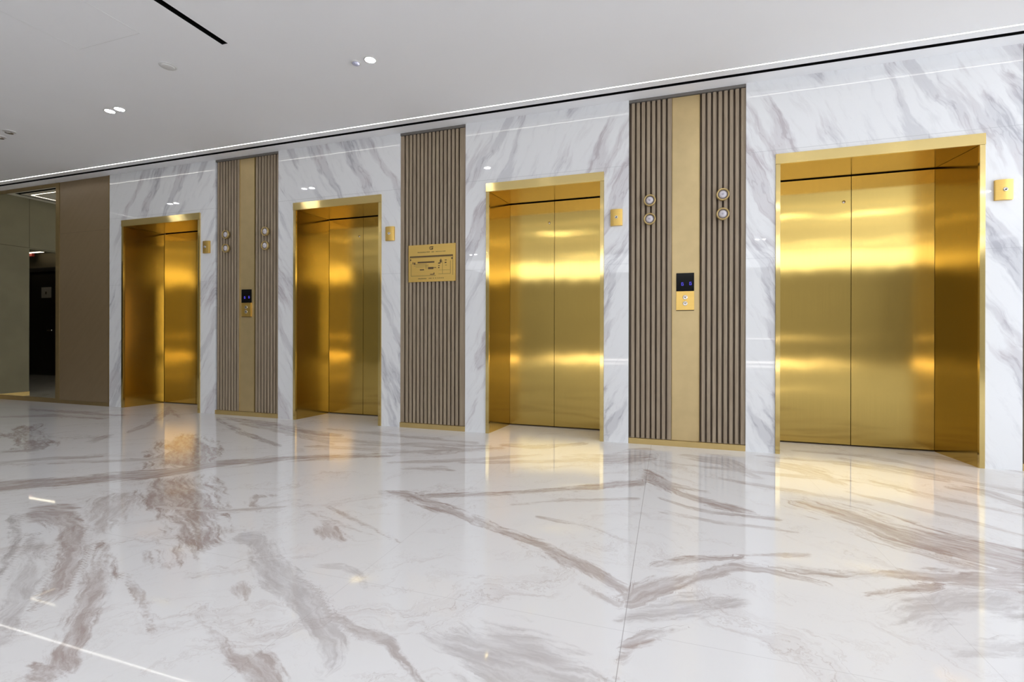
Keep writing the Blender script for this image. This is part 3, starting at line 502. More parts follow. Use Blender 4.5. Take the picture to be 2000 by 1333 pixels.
def build_floor():
    xs = np.concatenate([np.arange(-16.2, -9.3, 0.8), np.arange(-9.3, 4.0, 0.02), np.arange(4.0, XR + 0.3, 0.5)])
    ys = np.concatenate([np.arange(-12.7, -3.4, 0.7), np.arange(-3.4, 0.6, 0.016), [0.60]])
    X, Y = np.meshgrid(xs, ys, indexing='ij')
    brown = np.full(X.shape, 0.5); grey = np.full(X.shape, 0.3); cover = np.zeros(X.shape)
    fu = np.zeros(X.shape); fv = np.zeros(X.shape); fs = np.zeros(X.shape); best = np.full(X.shape, 1e-4)
    for num, (s, g, poly, mid) in enumerate(VEINS):
        P = np.array(poly)
        area = abs(0.5 * np.sum(P[:, 0] * np.roll(P[:, 1], -1) - P[:, 1] * np.roll(P[:, 0], -1)))
        if mid:
            M = np.array(mid)
            length = np.sum(np.linalg.norm(np.diff(M, axis=0), axis=1))
            half = 0.5 * area / max(length, 0.05)
        else:
            c0 = P.mean(0); ev, V = np.linalg.eigh(np.cov((P - c0).T)); ax = V[:, 1]
            M = np.array([c0 - ax * 1.0, c0 + ax * 1.0]); half = 0.35 * math.sqrt(area)
        soft = min(0.16, 0.9 * half + 0.012)
        x0, y0 = P.min(0) - soft * 1.2; x1, y1 = P.max(0) + soft * 1.2
        ix = np.where((xs >= x0) & (xs <= x1))[0]; iy = np.where((ys >= y0) & (ys <= y1))[0]
        if not len(ix) or not len(iy): continue
        sl = (slice(ix[0], ix[-1] + 1), slice(iy[0], iy[-1] + 1))
        qx, qy = X[sl], Y[sl]
        dd = sdf(qx, qy, poly)
        cov = np.clip(0.5 - dd / (2 * soft), 0, 1)
        d2 = np.full(qx.shape, 1e9); uu = np.zeros(qx.shape); vv = np.zeros(qx.shape); run = 0.0
        for a, b in zip(M[:-1], M[1:]):
            e = b - a; L2 = max(e @ e, 1e-9); Ln = math.sqrt(L2)
            wx, wy = qx - a[0], qy - a[1]
            t = np.clip((wx * e[0] + wy * e[1]) / L2, 0, 1)
            r2 = (wx - e[0] * t) ** 2 + (wy - e[1] * t) ** 2
            sg = np.sign(e[0] * wy - e[1] * wx)
            k = r2 < d2
            d2 = np.where(k, r2, d2); uu = np.where(k, run + t * Ln, uu); vv = np.where(k, sg * np.sqrt(r2), vv)
            run += Ln
        k = cov > best[sl]
        best[sl] = np.where(k, cov, best[sl])
        cover[sl] = np.where(k, cov, cover[sl])
        s2 = min(1.0, s * (1.9 - 0.8 * g))
        brown[sl] = np.where(k, s2 * (1 - g), brown[sl]); grey[sl] = np.where(k, s2 * g, grey[sl])
        fu[sl] = np.where(k, uu, fu[sl]); fv[sl] = np.where(k, vv, fv[sl]); fs[sl] = np.where(k, num * 0.37, fs[sl])
    nx, ny = X.shape
    verts = np.stack([X.ravel(), Y.ravel(), np.zeros(nx * ny)], 1)
    I = np.arange(nx * ny).reshape(nx, ny)
    faces = np.stack([I[:-1, :-1].ravel(), I[1:, :-1].ravel(), I[1:, 1:].ravel(), I[:-1, 1:].ravel()], 1)
    me = bpy.data.meshes.new('floor')
    me.vertices.add(len(verts)); me.vertices.foreach_set('co', verts.ravel())
    me.loops.add(faces.size); me.loops.foreach_set('vertex_index', faces.ravel().astype(np.int32))
    me.polygons.add(len(faces)); me.polygons.foreach_set('loop_start', np.arange(0, faces.size, 4, dtype=np.int32))
    me.update(calc_edges=True)
    ca = me.color_attributes.new('veining', 'FLOAT_COLOR', 'POINT')
    dat = np.zeros((nx * ny, 4)); dat[:, 0] = brown.ravel(); dat[:, 1] = grey.ravel(); dat[:, 2] = cover.ravel(); dat[:, 3] = 1
    ca.data.foreach_set('color', dat.ravel())
    cb = me.color_attributes.new('vein_flow', 'FLOAT_COLOR', 'POINT')
    dat = np.zeros((nx * ny, 4)); dat[:, 0] = fu.ravel(); dat[:, 1] = fv.ravel(); dat[:, 2] = fs.ravel(); dat[:, 3] = 1
    cb.data.foreach_set('color', dat.ravel())
    me.materials.append(FLOOR)
    o = bpy.data.objects.new('floor', me); COL.objects.link(o)
    return struct(o)
build_floor()

# ------------------------------------------------------------------ layout along the lift wall
DOORS = [(-6.6505, -5.3126), (-3.9399, -2.8192), (-1.6617, -0.5415), (0.8162, 2.1522)]
HD, TH, TJ, SP, DEP = 2.3937, 0.0803, 0.0334, 0.0515, 0.4767
A0, B0, B1, C0, D0 = -5.0842, -2.6026, -1.8780, -0.3279, 2.3657
PW = 0.930
MX0, MX1 = -7.94, -7.868      # gold stile between the mirror and the bronze panel
PX1 = -6.884                  # bronze panel ends, marble starts

def wseg(x0, x1, z0=0.0, z1=H, y0=0.0):
    struct(MB().box(x0, x1, y0, WT, z0, z1).build('wall_back', MARBLE))
wseg(XL - 0.3, PX1, y0=0.03)
def around(x0, x1, d):
    e = 0.0
    l, r = d
    wseg(x0, l + e); wseg(r - e, x1)
    wseg(l + e, r - e, HD - e, H)
around(PX1, A0, DOORS[0])
wseg(A0, A0 + PW, y0=0.047)
around(A0 + PW, B0, DOORS[1])
wseg(B0, B1, y0=0.047)
around(B1, C0, DOORS[2])
wseg(C0, C0 + PW, y0=0.047)
around(C0 + PW, D0, DOORS[3])
wseg(D0, D0 + PW, y0=0.047)
wseg(D0 + PW, XR + 0.2)

struct(MB().box(XL - 0.3, XR + 0.2, WT + 0.002, WT + 0.1, 0, H + 0.1).build('wall_light_stop', DARK))  # unseen sheet added to stop sky light leaking past the doors

# ------------------------------------------------------------------ ceiling with its slots
LED_Y0, LED_Y1 = -0.270, -0.257
SLOT_Y0, SLOT_Y1 = -0.178, -0.133
LX = XL + 0.263               # light line along the left wall
holes = [
    ('led', LX - 0.008, XR, LED_Y0, LED_Y1),
    ('led', LX - 0.008, LX + 0.008, -12.0, LED_Y0),
    ('slot', XL + 0.133, XR, SLOT_Y0, SLOT_Y1),
    ('slot', XL + 0.133, XL + 0.178, -12.0, SLOT_Y0),
    ('slot', -3.008, -2.955, -5.2, -1.706),
    ('led', LX + 0.008, 6.5, -5.11, -5.095),
    ('led', LX + 0.008, 6.5, -3.51, -3.495),
]
PANEL = (-6.0, 6.8, -12.0, -8.2)
xc = sorted({XL - 0.15, XR + 0.15, PANEL[0], PANEL[1]} | {h[1] for h in holes} | {h[2] for h in holes})
yc = sorted({YB - 0.15, 0.05, PANEL[2], PANEL[3]} | {h[3] for h in holes} | {h[4] for h in holes})
ceil = MB()
for i in range(len(xc) - 1):
    for j in range(len(yc) - 1):
        mx, my = (xc[i] + xc[i+1]) / 2, (yc[j] + yc[j+1]) / 2
        if any(h[1] < mx < h[2] and h[3] < my < h[4] for h in holes) or (PANEL[0] < mx < PANEL[1] and PANEL[2] < my < PANEL[3]):
            continue
        k = len(ceil.v)
        ceil.v += [(xc[i], yc[j], H), (xc[i+1], yc[j], H), (xc[i+1], yc[j+1], H), (xc[i], yc[j+1], H)]
        ceil.f.append((k, k+3, k+2, k+1))
co = ceil.build('ceiling', PLASTER)
md = co.modifiers.new('thickness', 'SOLIDIFY'); md.thickness = 0.05; md.offset = -1
struct(co)
# make sure the ceiling grows upwards
if co.data.polygons[0].normal.z > 0:
    co.data.flip_normals()

def channel(x0, x1, y0, y1, depth=0.045, t=0.004):
    m = MB()
    m.box(x0, x1, y0, y1, H + depth, H + depth + t)
    m.box(x0, x0 + t, y0, y1, H + 0.001, H + depth); m.box(x1 - t, x1, y0, y1, H + 0.001, H + depth)
    m.box(x0 + t, x1 - t, y0, y0 + t, H + 0.001, H + depth); m.box(x0 + t, x1 - t, y1 - t, y1, H + 0.001, H + depth)
    return m
led_lab = ['long white light line in the ceiling along the lift wall above the gold doors',
           'white light line in the ceiling running along the olive side wall, seen in the mirror',
           'white light line across the ceiling behind the camera, the farther one',
           'white light line across the ceiling behind the camera, the nearer one']
slot_lab = ['long thin black ceiling slot between the light line and the lift wall',
            'thin black ceiling slot along the olive side wall, seen in the mirror',
            'short wide black ceiling slot at upper left pointing towards the lift wall']
il = isl = 0
for kind, x0, x1, y0, y1 in holes:
    if kind == 'led':
        lab = led_lab[il]; il += 1
        t = thing('ceiling_light_line', lab, 'light', ((x0 + x1) / 2, (y0 + y1) / 2, H))
        channel(x0, x1, y0, y1, 0.018, 0.001).build('housing', WHITE_PL, t, t.location)
        MB().box(x0 + 0.001, x1 - 0.001, y0 + 0.001, y1 - 0.001, H + 0.001, H + 0.012).build('diffuser', LED_M, t, t.location)
    else:
        lab = slot_lab[isl]; isl += 1
        o = channel(x0, x1, y0, y1).build('ceiling_air_slot', BLACK, None, ((x0 + x1) / 2, (y0 + y1) / 2, H))
        tag(o, lab, 'air vent')
t = thing('luminous_ceiling_panel', 'large white luminous ceiling panel deep in the lobby behind the camera', 'light', ((PANEL[0] + PANEL[1]) / 2, (PANEL[2] + PANEL[3]) / 2, H))
MB().box(PANEL[0] + 0.01, PANEL[1] - 0.01, PANEL[2] + 0.01, PANEL[3] - 0.01, H + 0.01, H + 0.03).build('diffuser', PANEL_M, t, t.location)
fr = MB()
fr.box(PANEL[0], PANEL[0] + 0.01, PANEL[2], PANEL[3], H, H + 0.04); fr.box(PANEL[1] - 0.01, PANEL[1], PANEL[2], PANEL[3], H, H + 0.04)
fr.box(PANEL[0] + 0.01, PANEL[1] - 0.01, PANEL[2], PANEL[2] + 0.01, H, H + 0.04); fr.box(PANEL[0] + 0.01, PANEL[1] - 0.01, PANEL[3] - 0.01, PANEL[3], H, H + 0.04)
fr.build('frame', WHITE_PL, t, t.location)

# ------------------------------------------------------------------ other walls of the lobby
OY0, OY1, OZ = -2.75, -0.375, 2.235     # opening to the side corridor
wl = MB()
wl.box(XL - 0.15, XL, OY1, 0.03, 0, H)
wl.box(XL - 0.15, XL, OY0, OY1, OZ, H)
wl.box(XL - 0.15, XL, YB, OY0, 0, H)
struct(wl.build('wall_left', LEFTW))
MB().box(XL, XL + 0.012, OY1, -0.002, 0, 0.06).build('baseboard_left', KICK)['kind'] = 'structure'

cw = MB()
cw.box(-16.0, XL - 0.15, OY0 - 0.12, OY0, 0, 2.75)
struct(cw.build('wall_corridor_side', PLASTER_IN))
cw = MB(); cw.box(-16.12, -16.0, OY0 - 0.12, 0.1, 0, 2.75)
struct(cw.build('wall_corridor_end', PLASTER_IN))
cw = MB(); cw.box(-16.0, XL - 0.31, -0.25, -0.10, 0, 2.75)
struct(cw.build('wall_corridor_far', PLASTER_IN))
cw = MB(); cw.box(-16.12, XL - 0.151, OY0 - 0.12, 0.1, 2.75, 2.85)
struct(cw.build('ceiling_corridor', PLASTER_IN))
lt = MB().box(-15.5, -9.9, -2.58, -2.56, 2.735, 2.749).build('corridor_light_line', emit('corridor_light', (1, .95, .88), 4.5), None, (-12.7, -2.57, 2.75))
tag(lt, 'white light line in the side corridor ceiling, seen in the mirror above the black door', 'light')
rs = MB().box(-14.05, -13.60, -2.66, -2.61, 2.765 - 0.09, 2.748).build('red_sign', RED, None, (-13.8, -2.63, 2.75))
tag(rs, 'small dark red sign at the corridor ceiling, seen in the mirror', 'sign')

# black door in the corridor
dr = MB().box(-13.86, -12.86, OY0 + 0.002, OY0 + 0.03, 0.0, 2.33).build('door_5', BLACK_DOOR, None, (-13.36, OY0, 0))
struct(dr)
f = MB(); f.box(-13.95, -13.86, OY0 + 0.002, OY0 + 0.05, 0, 2.42); f.box(-12.86, -12.77, OY0 + 0.002, OY0 + 0.05, 0, 2.42); f.box(-13.86, -12.86, OY0 + 0.002, OY0 + 0.05, 2.33, 2.42)
f.build('door_frame', plain('black_frame', (0.012, 0.010, 0.008), 0.4), dr, dr.location)
h = MB(); h.box(-13.08, -13.05, OY0 + 0.03, OY0 + 0.075, 0.99, 1.02); h.box(-13.20, -13.05, OY0 + 0.06, OY0 + 0.075, 0.99, 1.02)
h.build('door_handle', CHROME, dr, dr.location, bevel=0.003)
no = thing('paper_notice', 'white paper notice with small dark mark on the black corridor door', 'notice', (-13.30, OY0 + 0.031, 1.86))
MB().box(-13.47, -13.13, OY0 + 0.031, OY0 + 0.033, 1.74, 1.98).build('sheet', PAPER, no, no.location)
MB().box(-13.335, -13.285, OY0 + 0.033, OY0 + 0.034, 1.82, 1.88).build('printed_mark', DARK, no, no.location)

# right wall, far wall behind the camera
wr = MB()
added_wins = [(-3.2, -0.6), (-6.4, -3.8)]  # unseen windows, added to brighten the ceiling
prev = 0.05
for y0, y1 in added_wins:
    wr.box(XR, XR + 0.2, y1, prev, 0, H); prev = y0
    wr.box(XR, XR + 0.2, y0, y1, 2.85, H); wr.box(XR, XR + 0.2, y0, y1, 0, 0.10)
wr.box(XR, XR + 0.2, YB, prev, 0, H)
struct(wr.build('wall_right', SIDE_WALL))
for k, (y0, y1) in enumerate(added_wins, 1):
    f = MB()
    f.box(XR + 0.08, XR + 0.13, y0, y0 + 0.05, 0.10, 2.85); f.box(XR + 0.08, XR + 0.13, y1 - 0.05, y1, 0.10, 2.85)
    f.box(XR + 0.08, XR + 0.13, y0 + 0.05, y1 - 0.05, 0.10, 0.15); f.box(XR + 0.08, XR + 0.13, y0 + 0.05, y1 - 0.05, 2.80, 2.85)
    f.box(XR + 0.08, XR + 0.13, (y0 + y1) / 2 - 0.02, (y0 + y1) / 2 + 0.02, 0.15, 2.80)
    struct(f.build('added_window_%d' % k, KICK))
    pl = bpy.data.lights.new('added_window_daylight', 'AREA'); pl.shape = 'RECTANGLE'; pl.size = 2.75; pl.size_y = y1 - y0
    pl.cycles.is_portal = True
    po = bpy.data.objects.new('added_window_daylight', pl); COL.objects.link(po)
    po.location = (XR + 0.15, (y0 + y1) / 2, 1.475); po.rotation_euler = (0, math.radians(90), 0)
wf = MB().box(XL - 0.15, XR + 0.2, YB - 0.2, YB, 0, H)
struct(wf.build('wall_front', FAR_WALL))
pf = MB().box(-4.0, 4.6, YB + 0.003, YB + 0.04, 0.03, 0.10).build('added_glare_strip', GLOW_STRIP_M, None, (0.8, YB, 0.03))  # added strip, stands in for daylight glare on the far floor
tag(pf, 'long added glow strip at the far wall foot for daylight glare on the floor', 'light')
pf = MB().box(-1.0, 4.4, YB + 0.003, YB + 0.04, 0.80, 0.825).build('added_counter_strip', GLOW_STRIP_M, None, (1.7, YB, 0.8))  # added strip, makes the bright band the doors reflect
tag(pf, 'thin added glow strip at counter height, for the bright band mirrored in the doors', 'light')

# ------------------------------------------------------------------ left end: mirror, bronze panel
mr = thing('wall_mirror', 'tall tinted mirror in a thin brass frame at the left end of the lift wall', 'mirror', ((XL + MX0) / 2, 0, 0))
MB().box(XL + 0.004, MX0, 0.006, 0.028, 0.06, 2.952).build('glass', MIRROR, mr, mr.location)
f = MB()
f.box(MX0, MX1, -0.004, 0.029, 0, H - 0.002); f.box(XL + 0.004, MX0, -0.002, 0.029, 2.952, H - 0.002); f.box(XL + 0.014, MX0, -0.004, 0.029, 0, 0.06)
f.build('frame', FRAME_BR, mr, mr.location)
bp_ = thing('bronze_wall_panel', 'tall plain bronze brown wall panel between the mirror and the white marble', 'wall panel', ((MX1 + PX1) / 2, 0, 0))
MB().box(MX1 + 0.002, PX1 - 0.002, 0.002, 0.028, 0.048, H - 0.002).build('panel', BRONZE, bp_, bp_.location)
MB().box(MX1 + 0.002, PX1 - 0.002, -0.003, 0.028, 0, 0.047).build('kick_plate', FRAME_BR, bp_, bp_.location)
MB().box(PX1 - 0.014, PX1 - 0.002, -0.004, 0.0015, 0.048, H - 0.002).build('edge_trim', FRAME_BR, bp_, bp_.location)

# ------------------------------------------------------------------ lift entrances
def entrance(l, r, label, key):
    cx = (l + r) / 2
    t = thing('elevator_entrance', label, 'elevator', (cx, 0, 0), 'gold elevator entrances in the marble wall')
    L = t.location
    zt = HD - TH
    # casings on the wall face
    MB().box(l, r, -0.014, 0.014, zt, HD).build('header_casing', GOLD_HEAD, t, L, bevel=0.0012)
    MB().box(l + 0.001, l + TJ, -0.010, 0.014, 0, zt - 0.001).build('side_casing', GOLD_FRAME, t, L, bevel=0.0010)
    MB().box(r - TJ, r - 0.001, -0.010, 0.014, 0, zt - 0.001).build('side_casing', GOLD_FRAME, t, L, bevel=0.0010)
    # splayed reveals
    th = 0.018
    MB().prism([(l + TJ, 0.015), (l + TJ + SP, DEP), (l + TJ + SP - th, DEP), (l + TJ - th, 0.015)], 0, zt - 0.002).build('reveal_panel', GOLD, t, L)
    MB().prism([(r - TJ, 0.015), (r - TJ + th, 0.015), (r - TJ - SP + th, DEP), (r - TJ - SP, DEP)], 0, zt - 0.002).build('reveal_panel', GOLD, t, L)
    MB().box(l + TJ - 0.012, r - TJ + 0.012, 0.015, DEP + 0.05, zt, zt + 0.02).build('soffit', GOLD, t, L)
    # doors
    xl, xr = l + TJ + SP, r - TJ - SP
    xm = (xl + xr) / 2
    y0 = DEP + 0.004
    for a, b in ((xl - 0.02, xm - 0.0022), (xm + 0.0022, xr + 0.02)):
        p = MB().box(a, b, y0, y0 + 0.03, 0.012, zt - 0.009).build('door_panel', GOLD, t, L, bevel=0.0012)
        if key and a < xm - 0.01:
            kx, kz = xm - 0.055, 2.09
            MB().lathe([(0.0, 0.006), (0.005, 0.006), (0.0065, 0.003), (0.012, 0.003), (0.013, 0.0)], (kx, y0, kz), 'y', 24).build('keyhole', CHROME, p, L, smooth=True)
    MB().box(xl - 0.02, xr + 0.02, DEP + 0.034, DEP + 0.045, 0.0, zt).build('shadow_gap', BLACK, t, L)
    MB().box(xl - 0.02, xr + 0.02, DEP - 0.002, DEP + 0.033, -0.004, 0.003).build('door_sill', DARK, t, L)
    return t
entrance(*DOORS[0], 'dim gold elevator entrance nearest the mirror and bronze panel', False)
entrance(*DOORS[1], 'gold elevator entrance just left of the slat panel with the brass directory plaque', True)
entrance(*DOORS[2], 'gold elevator entrance just right of the slat panel with the brass directory plaque', True)
entrance(*DOORS[3], 'largest and brightest gold elevator entrance at the right end of the wall', True)

# ------------------------------------------------------------------ slatted panels
YF, YBK = 0.012, 0.045
def slats_mesh(x0, spans, z0=0.05, z1=2.972):
    m = MB()
    for a, b in spans:
        m.box(x0 + a, x0 + b, YF, YBK - 0.0015, z0, z1)
    return m
def group_spans(a):
    """seven narrow slats and a wider edge board"""
    return [(a + 0.022 + 0.0428 * k, a + 0.022 + 0.0428 * k + 0.027) for k in range(7)] + [(a + 0.322, a + 0.357)]
def slat_panel(x0, w, label, strip):
    t = thing('slat_panel', label, 'wall panel', (x0 + w / 2, 0, 0), 'slatted wood panels on the lift wall')
    L = t.location
    MB().box(x0 + 0.001, x0 + w - 0.001, YBK, 0.0465, 0.05, 2.99).build('backing', DARK, t, L)
    if strip:
        slats_mesh(x0, group_spans(0.0)).build('slats', WOOD, t, L, bevel=0.0018, seg=1)
        slats_mesh(x0, [(a - 0.002, b - 0.002) for a, b in group_spans(0.575)]).build('slats', WOOD, t, L, bevel=0.0018, seg=1)
        MB().box(x0 + 0.361, x0 + 0.576, 0.016, YBK - 0.001, 0.05, 2.972).build('center_strip', SATIN, t, L, bevel=0.0012)
        for a in (0.3585, 0.5765):
            MB().box(x0 + a, x0 + a + 0.0022, 0.010, YBK - 0.001, 0.05, 2.972).build('strip_edge', KICK, t, L)
    else:
        sp = [(0.001, 0.040)] + [(0.058 + 0.0428 * k, 0.058 + 0.0428 * k + 0.0275) for k in range(14)] + [(0.658, 0.723)]
        slats_mesh(x0, sp).build('slats', WOOD, t, L, bevel=0.0018, seg=1)
    MB().box(x0 + 0.001, x0 + w - 0.001, -0.001, YBK - 0.001, 0, 0.048).build('kick_plate', KICK, t, L, bevel=0.001)
    MB().box(x0 + 0.001, x0 + w - 0.001, 0.004, YBK - 0.001, 2.975, 2.998).build('top_trim', plain('dark_grey_trim', (0.17, 0.155, 0.14), 0.5), t, L)
    return t
slat_panel(A0, PW, 'slatted brown wood panel with satin gold centre strip, beside the leftmost dim elevator', True)
slat_panel(B0, B1 - B0, 'narrower slatted wood panel without a centre strip, carrying the brass directory plaque', False)
slat_panel(C0, PW, 'slatted wood panel with bright satin gold centre strip, beside the largest elevator', True)
slat_panel(D0, PW, 'slatted wood panel cut off by the right edge of the photo', True)

# ------------------------------------------------------------------ round direction indicators
def indicator(loc, label):
    t = thing('direction_indicator', label, 'indicator light', loc, 'round elevator direction indicators')
    o = (0, 0, 0)
    MB().lathe([(0.038, -0.023), (0.048, -0.023), (0.0505, 0.0), (0.0495, 0.010), (0.045, 0.014), (0.040, 0.011), (0.038, 0.003), (0.038, -0.023)], o, 'y', 48).build('ring', KICK, t, smooth=True)
    MB().lathe([(0.0, 0.001), (0.0378, 0.001), (0.0378, -0.01)], o, 'y', 40).build('bezel', plain('indicator_grey', (0.20, 0.17, 0.15), 0.4), t, smooth=False)
    MB().lathe([(0.0, 0.0145), (0.010, 0.0142), (0.020, 0.0125), (0.027, 0.009), (0.030, 0.002)], o, 'y', 40).build('lens', LENS, t, smooth=True)
    MB().lathe([(0.0, 0.0165), (0.008, 0.016), (0.011, 0.0135)], o, 'y', 24).build('arrow_dot', plain('lens_mark', (0.45, 0.42, 0.47), 0.3), t, smooth=True)
    return t
IY = -0.012
first = None
for x0, w in ((C0, 'the panel beside the largest elevator'), (A0, 'the panel beside the leftmost dim elevator')):
    for dx, side in ((0.176, 'left'), (0.755, 'right')):
        for z, v in ((2.106, 'upper'), (1.946, 'lower')):
            lab = '%s round indicator on the %s slats of %s' % (v, side, w)
            if first is None: first = indicator((x0 + dx, IY, z), lab)
            else: copy_thing(first, (x0 + dx, IY, z), lab)

# ------------------------------------------------------------------ call stations on the gold strips
def digit_G(m, x, z, s, y):
    w, h, k = s * 0.62, s, s * 0.11
    m.box(x, x + w, y - 0.0008, y, z + h - k, z + h)          # top bar
    m.box(x, x + k, y - 0.0008, y, z + k, z + h - k)          # left bar
    m.box(x, x + w, y - 0.0008, y, z, z + k)                  # bottom bar
    m.box(x + w - k, x + w, y - 0.0008, y, z + k, z + h * 0.5)
    m.box(x + w * 0.5, x + w, y - 0.0008, y, z + h * 0.5, z + h * 0.5 + k)
def call_station(loc, label, dx=0.0):
    t = thing('call_station', label, 'call panel', loc, 'elevator call stations')
    w = 0.071
    s = MB().box(-w, w, -0.010, 0.0, 0.0, 0.153).build('display_screen', SCREEN, t, bevel=0.001)
    d = MB(); digit_G(d, -0.030, 0.047, 0.026, -0.0102)
    d.build('display_letter', BLUE_M, s)
    d = MB(); digit_G(d, 0.034, 0.050, 0.026, -0.0102)
    d.build('display_letter', BLUE_M, s)
    p = MB().box(-w, w, -0.013, 0.0, -0.160, -0.002).build('button_plate', GOLD_PLATE, t, bevel=0.0015)
    MB().box(-w, w, -0.009, 0.0, -0.1655, -0.1605).build('lower_lip', ENGR, t)
    for z, up in ((-0.053, True), (-0.105, False)):
        b = MB().lathe([(0.0, 0.0035), (0.014, 0.0035), (0.0165, 0.0045), (0.019, 0.003), (0.020, 0.0)], (0, -0.013, z), 'y', 32).build('call_button', CHROME, p, smooth=True)
        a = MB(); q = 0.007 if up else -0.007
        i = 0
        a.v = [(-0.007, -0.0172, z - q * 0.7), (0.007, -0.0172, z - q * 0.7), (0, -0.0172, z + q), (-0.007, -0.0160, z - q * 0.7), (0.007, -0.0160, z - q * 0.7), (0, -0.0160, z + q)]
        a.f = [(0, 1, 2), (3, 5, 4), (0, 3, 4, 1), (1, 4, 5, 2), (2, 5, 3, 0)]
        a.build('arrow_mark', ENGR, p)
    return t
c1 = call_station((0.1375, 0.0155, 1.319), 'black display over gold call buttons on the strip beside the largest elevator')
copy_thing(c1, (A0 + 0.466, 0.0155, 1.306), 'black display over gold call buttons on the strip beside the leftmost dim elevator')

# ------------------------------------------------------------------ key switch boxes on the marble
def key_box(loc, label):
    t = thing('key_switch_box', label, 'switch', loc, 'gold key switch boxes on the marble')
    w, h = 0.051, 0.072
    m = MB(); n = 12
    xs_ = [-w + 2 * w * i / n for i in range(n + 1)]
    prof = [(x, -0.020 - 0.010 * (1 - (x / w) ** 2)) for x in xs_]
    outline = prof + [(w, -0.0005), (-w, -0.0005)]
    m.prism(outline, -h, h)
    m.build('cover', GOLD_PLATE, t, bevel=0.002)
    MB().lathe([(0.0, 0.005), (0.006, 0.005), (0.007, 0.008), (0.0125, 0.008), (0.0145, 0.0)], (0, -0.0295, 0.0), 'y', 32).build('key_lock', CHROME, t, smooth=True)
    MB().box(-0.0045, 0.0045, -0.0365, -0.0345, -0.0016, 0.0016).build('key_slot', BLACK, t)
    return t
k1 = key_box((2.252, 0, 1.978), 'gold key switch box on marble right of the largest elevator')
copy_thing(k1, (-0.432, 0, 1.978), 'gold key switch box on marble right of the elevator that follows the directory plaque')
copy_thing(k1, (-2.712, 0, 1.978), 'gold key switch box on marble between an elevator and the directory plaque panel')
copy_thing(k1, (-5.205, 0, 1.975), 'darker gold key switch box on marble right of the leftmost dim elevator')

# ------------------------------------------------------------------ directory plaque
PX0_, PX1_, PZ0, PZ1 = -2.503, -1.984, 1.474, 1.846
pq = thing('directory_plaque', 'brass plaque with letter G and an engraved floor plan on the narrower slat panel', 'sign', ((PX0_ + PX1_) / 2, 0.01, PZ0))
MB().box(PX0_, PX1_, -0.001, 0.0115, PZ0, PZ1).build('plate', GOLD_PLATE, pq, pq.location, bevel=0.001)
e = MB(); W_, H_ = PX1_ - PX0_, PZ1 - PZ0
def mark(u0, u1, v0, v1):      # fractions of the plate, v measured from the top
    e.box(PX0_ + u0 * W_, PX0_ + u1 * W_, -0.0018, -0.0008, PZ1 - v1 * H_, PZ1 - v0 * H_)
# letter G
gx, gy, gw, gh, gk = 0.458, 0.055, 0.078, 0.088, 0.014
mark(gx + gk, gx + gw, gy, gy + 0.022); mark(gx, gx + gk, gy + 0.012, gy + gh - 0.012); mark(gx + gk * 0.7, gx + gw - gk, gy + gh - 0.022, gy + gh)
mark(gx + gw - gk * 1.6, gx + gw - gk * 0.6, gy + gh * 0.5, gy + gh); mark(gx + gw * 0.5, gx + gw, gy + gh * 0.45, gy + gh * 0.45 + 0.02)
rnd = random.Random(4)
def words(u, u1, v, h):
    while u < u1:
        k = rnd.uniform(0.006, 0.012)
        mark(u, u + k, v + rnd.choice([0, 0, h * 0.25]), v + h); u += k + 0.004
words(0.20, 0.375, 0.193, 0.019); words(0.39, 0.46, 0.19, 0.02); words(0.50, 0.55, 0.192, 0.018)
for u in (0.59, 0.625, 0.66, 0.695, 0.735, 0.77): words(u, u + 0.016, 0.192, 0.018)
# plan outline
mark(0.03, 0.95, 0.300, 0.335)
for u in np.arange(0.03, 0.94, 0.022): mark(u, u + 0.012, 0.338, 0.352)
mark(0.03, 0.036, 0.335, 0.46); mark(0.944, 0.95, 0.335, 0.84); mark(0.03, 0.06, 0.38, 0.42); mark(0.915, 0.945, 0.375, 0.42)
mark(0.055, 0.59, 0.835, 0.843); mark(0.055, 0.061, 0.50, 0.84); mark(0.65, 0.90, 0.800, 0.806); mark(0.895, 0.90, 0.46, 0.80)
mark(0.20, 0.56, 0.455, 0.495); mark(0.12, 0.15, 0.47, 0.53); mark(0.09, 0.105, 0.46, 0.52)
for u in np.arange(0.14, 0.40, 0.024): mark(u, u + 0.016, 0.52, 0.532)
for u in np.arange(0.12, 0.40, 0.03): mark(u, u + 0.018, 0.56, 0.570)
for u in np.arange(0.16, 0.40, 0.028): mark(u, u + 0.014, 0.60, 0.608)
mark(0.38, 0.385, 0.54, 0.66); mark(0.42, 0.425, 0.53, 0.66); mark(0.43, 0.54, 0.61, 0.665); mark(0.25, 0.34, 0.660, 0.69); mark(0.54, 0.60, 0.62, 0.635)
mark(0.675, 0.715, 0.43, 0.50); mark(0.69, 0.705, 0.40, 0.44); mark(0.64, 0.69, 0.50, 0.53); mark(0.64, 0.675, 0.57, 0.59); mark(0.64, 0.67, 0.62, 0.645)
mark(0.78, 0.82, 0.43, 0.45); mark(0.78, 0.815, 0.49, 0.52); mark(0.79, 0.82, 0.57, 0.58); mark(0.73, 0.734, 0.45, 0.80); mark(0.65, 0.89, 0.70, 0.704)
mark(0.47, 0.56, 0.795, 0.815); mark(0.545, 0.56, 0.76, 0.80)
words(0.215, 0.39, 0.905, 0.019)
for u in (0.44, 0.475, 0.53, 0.58, 0.625, 0.665, 0.70, 0.735): words(u, u + 0.02, 0.90, 0.02)
e.build('engraving', ENGR, pq, pq.location)
for u in (0.03, 0.97):
    for v in (0.04, 0.96):
        MB().lathe([(0.0, 0.002), (0.004, 0.0015), (0.005, 0.0)], (PX0_ + u * W_, -0.001, PZ1 - v * H_), 'y', 16).build('screw', GOLD_PLATE, pq, pq.location)

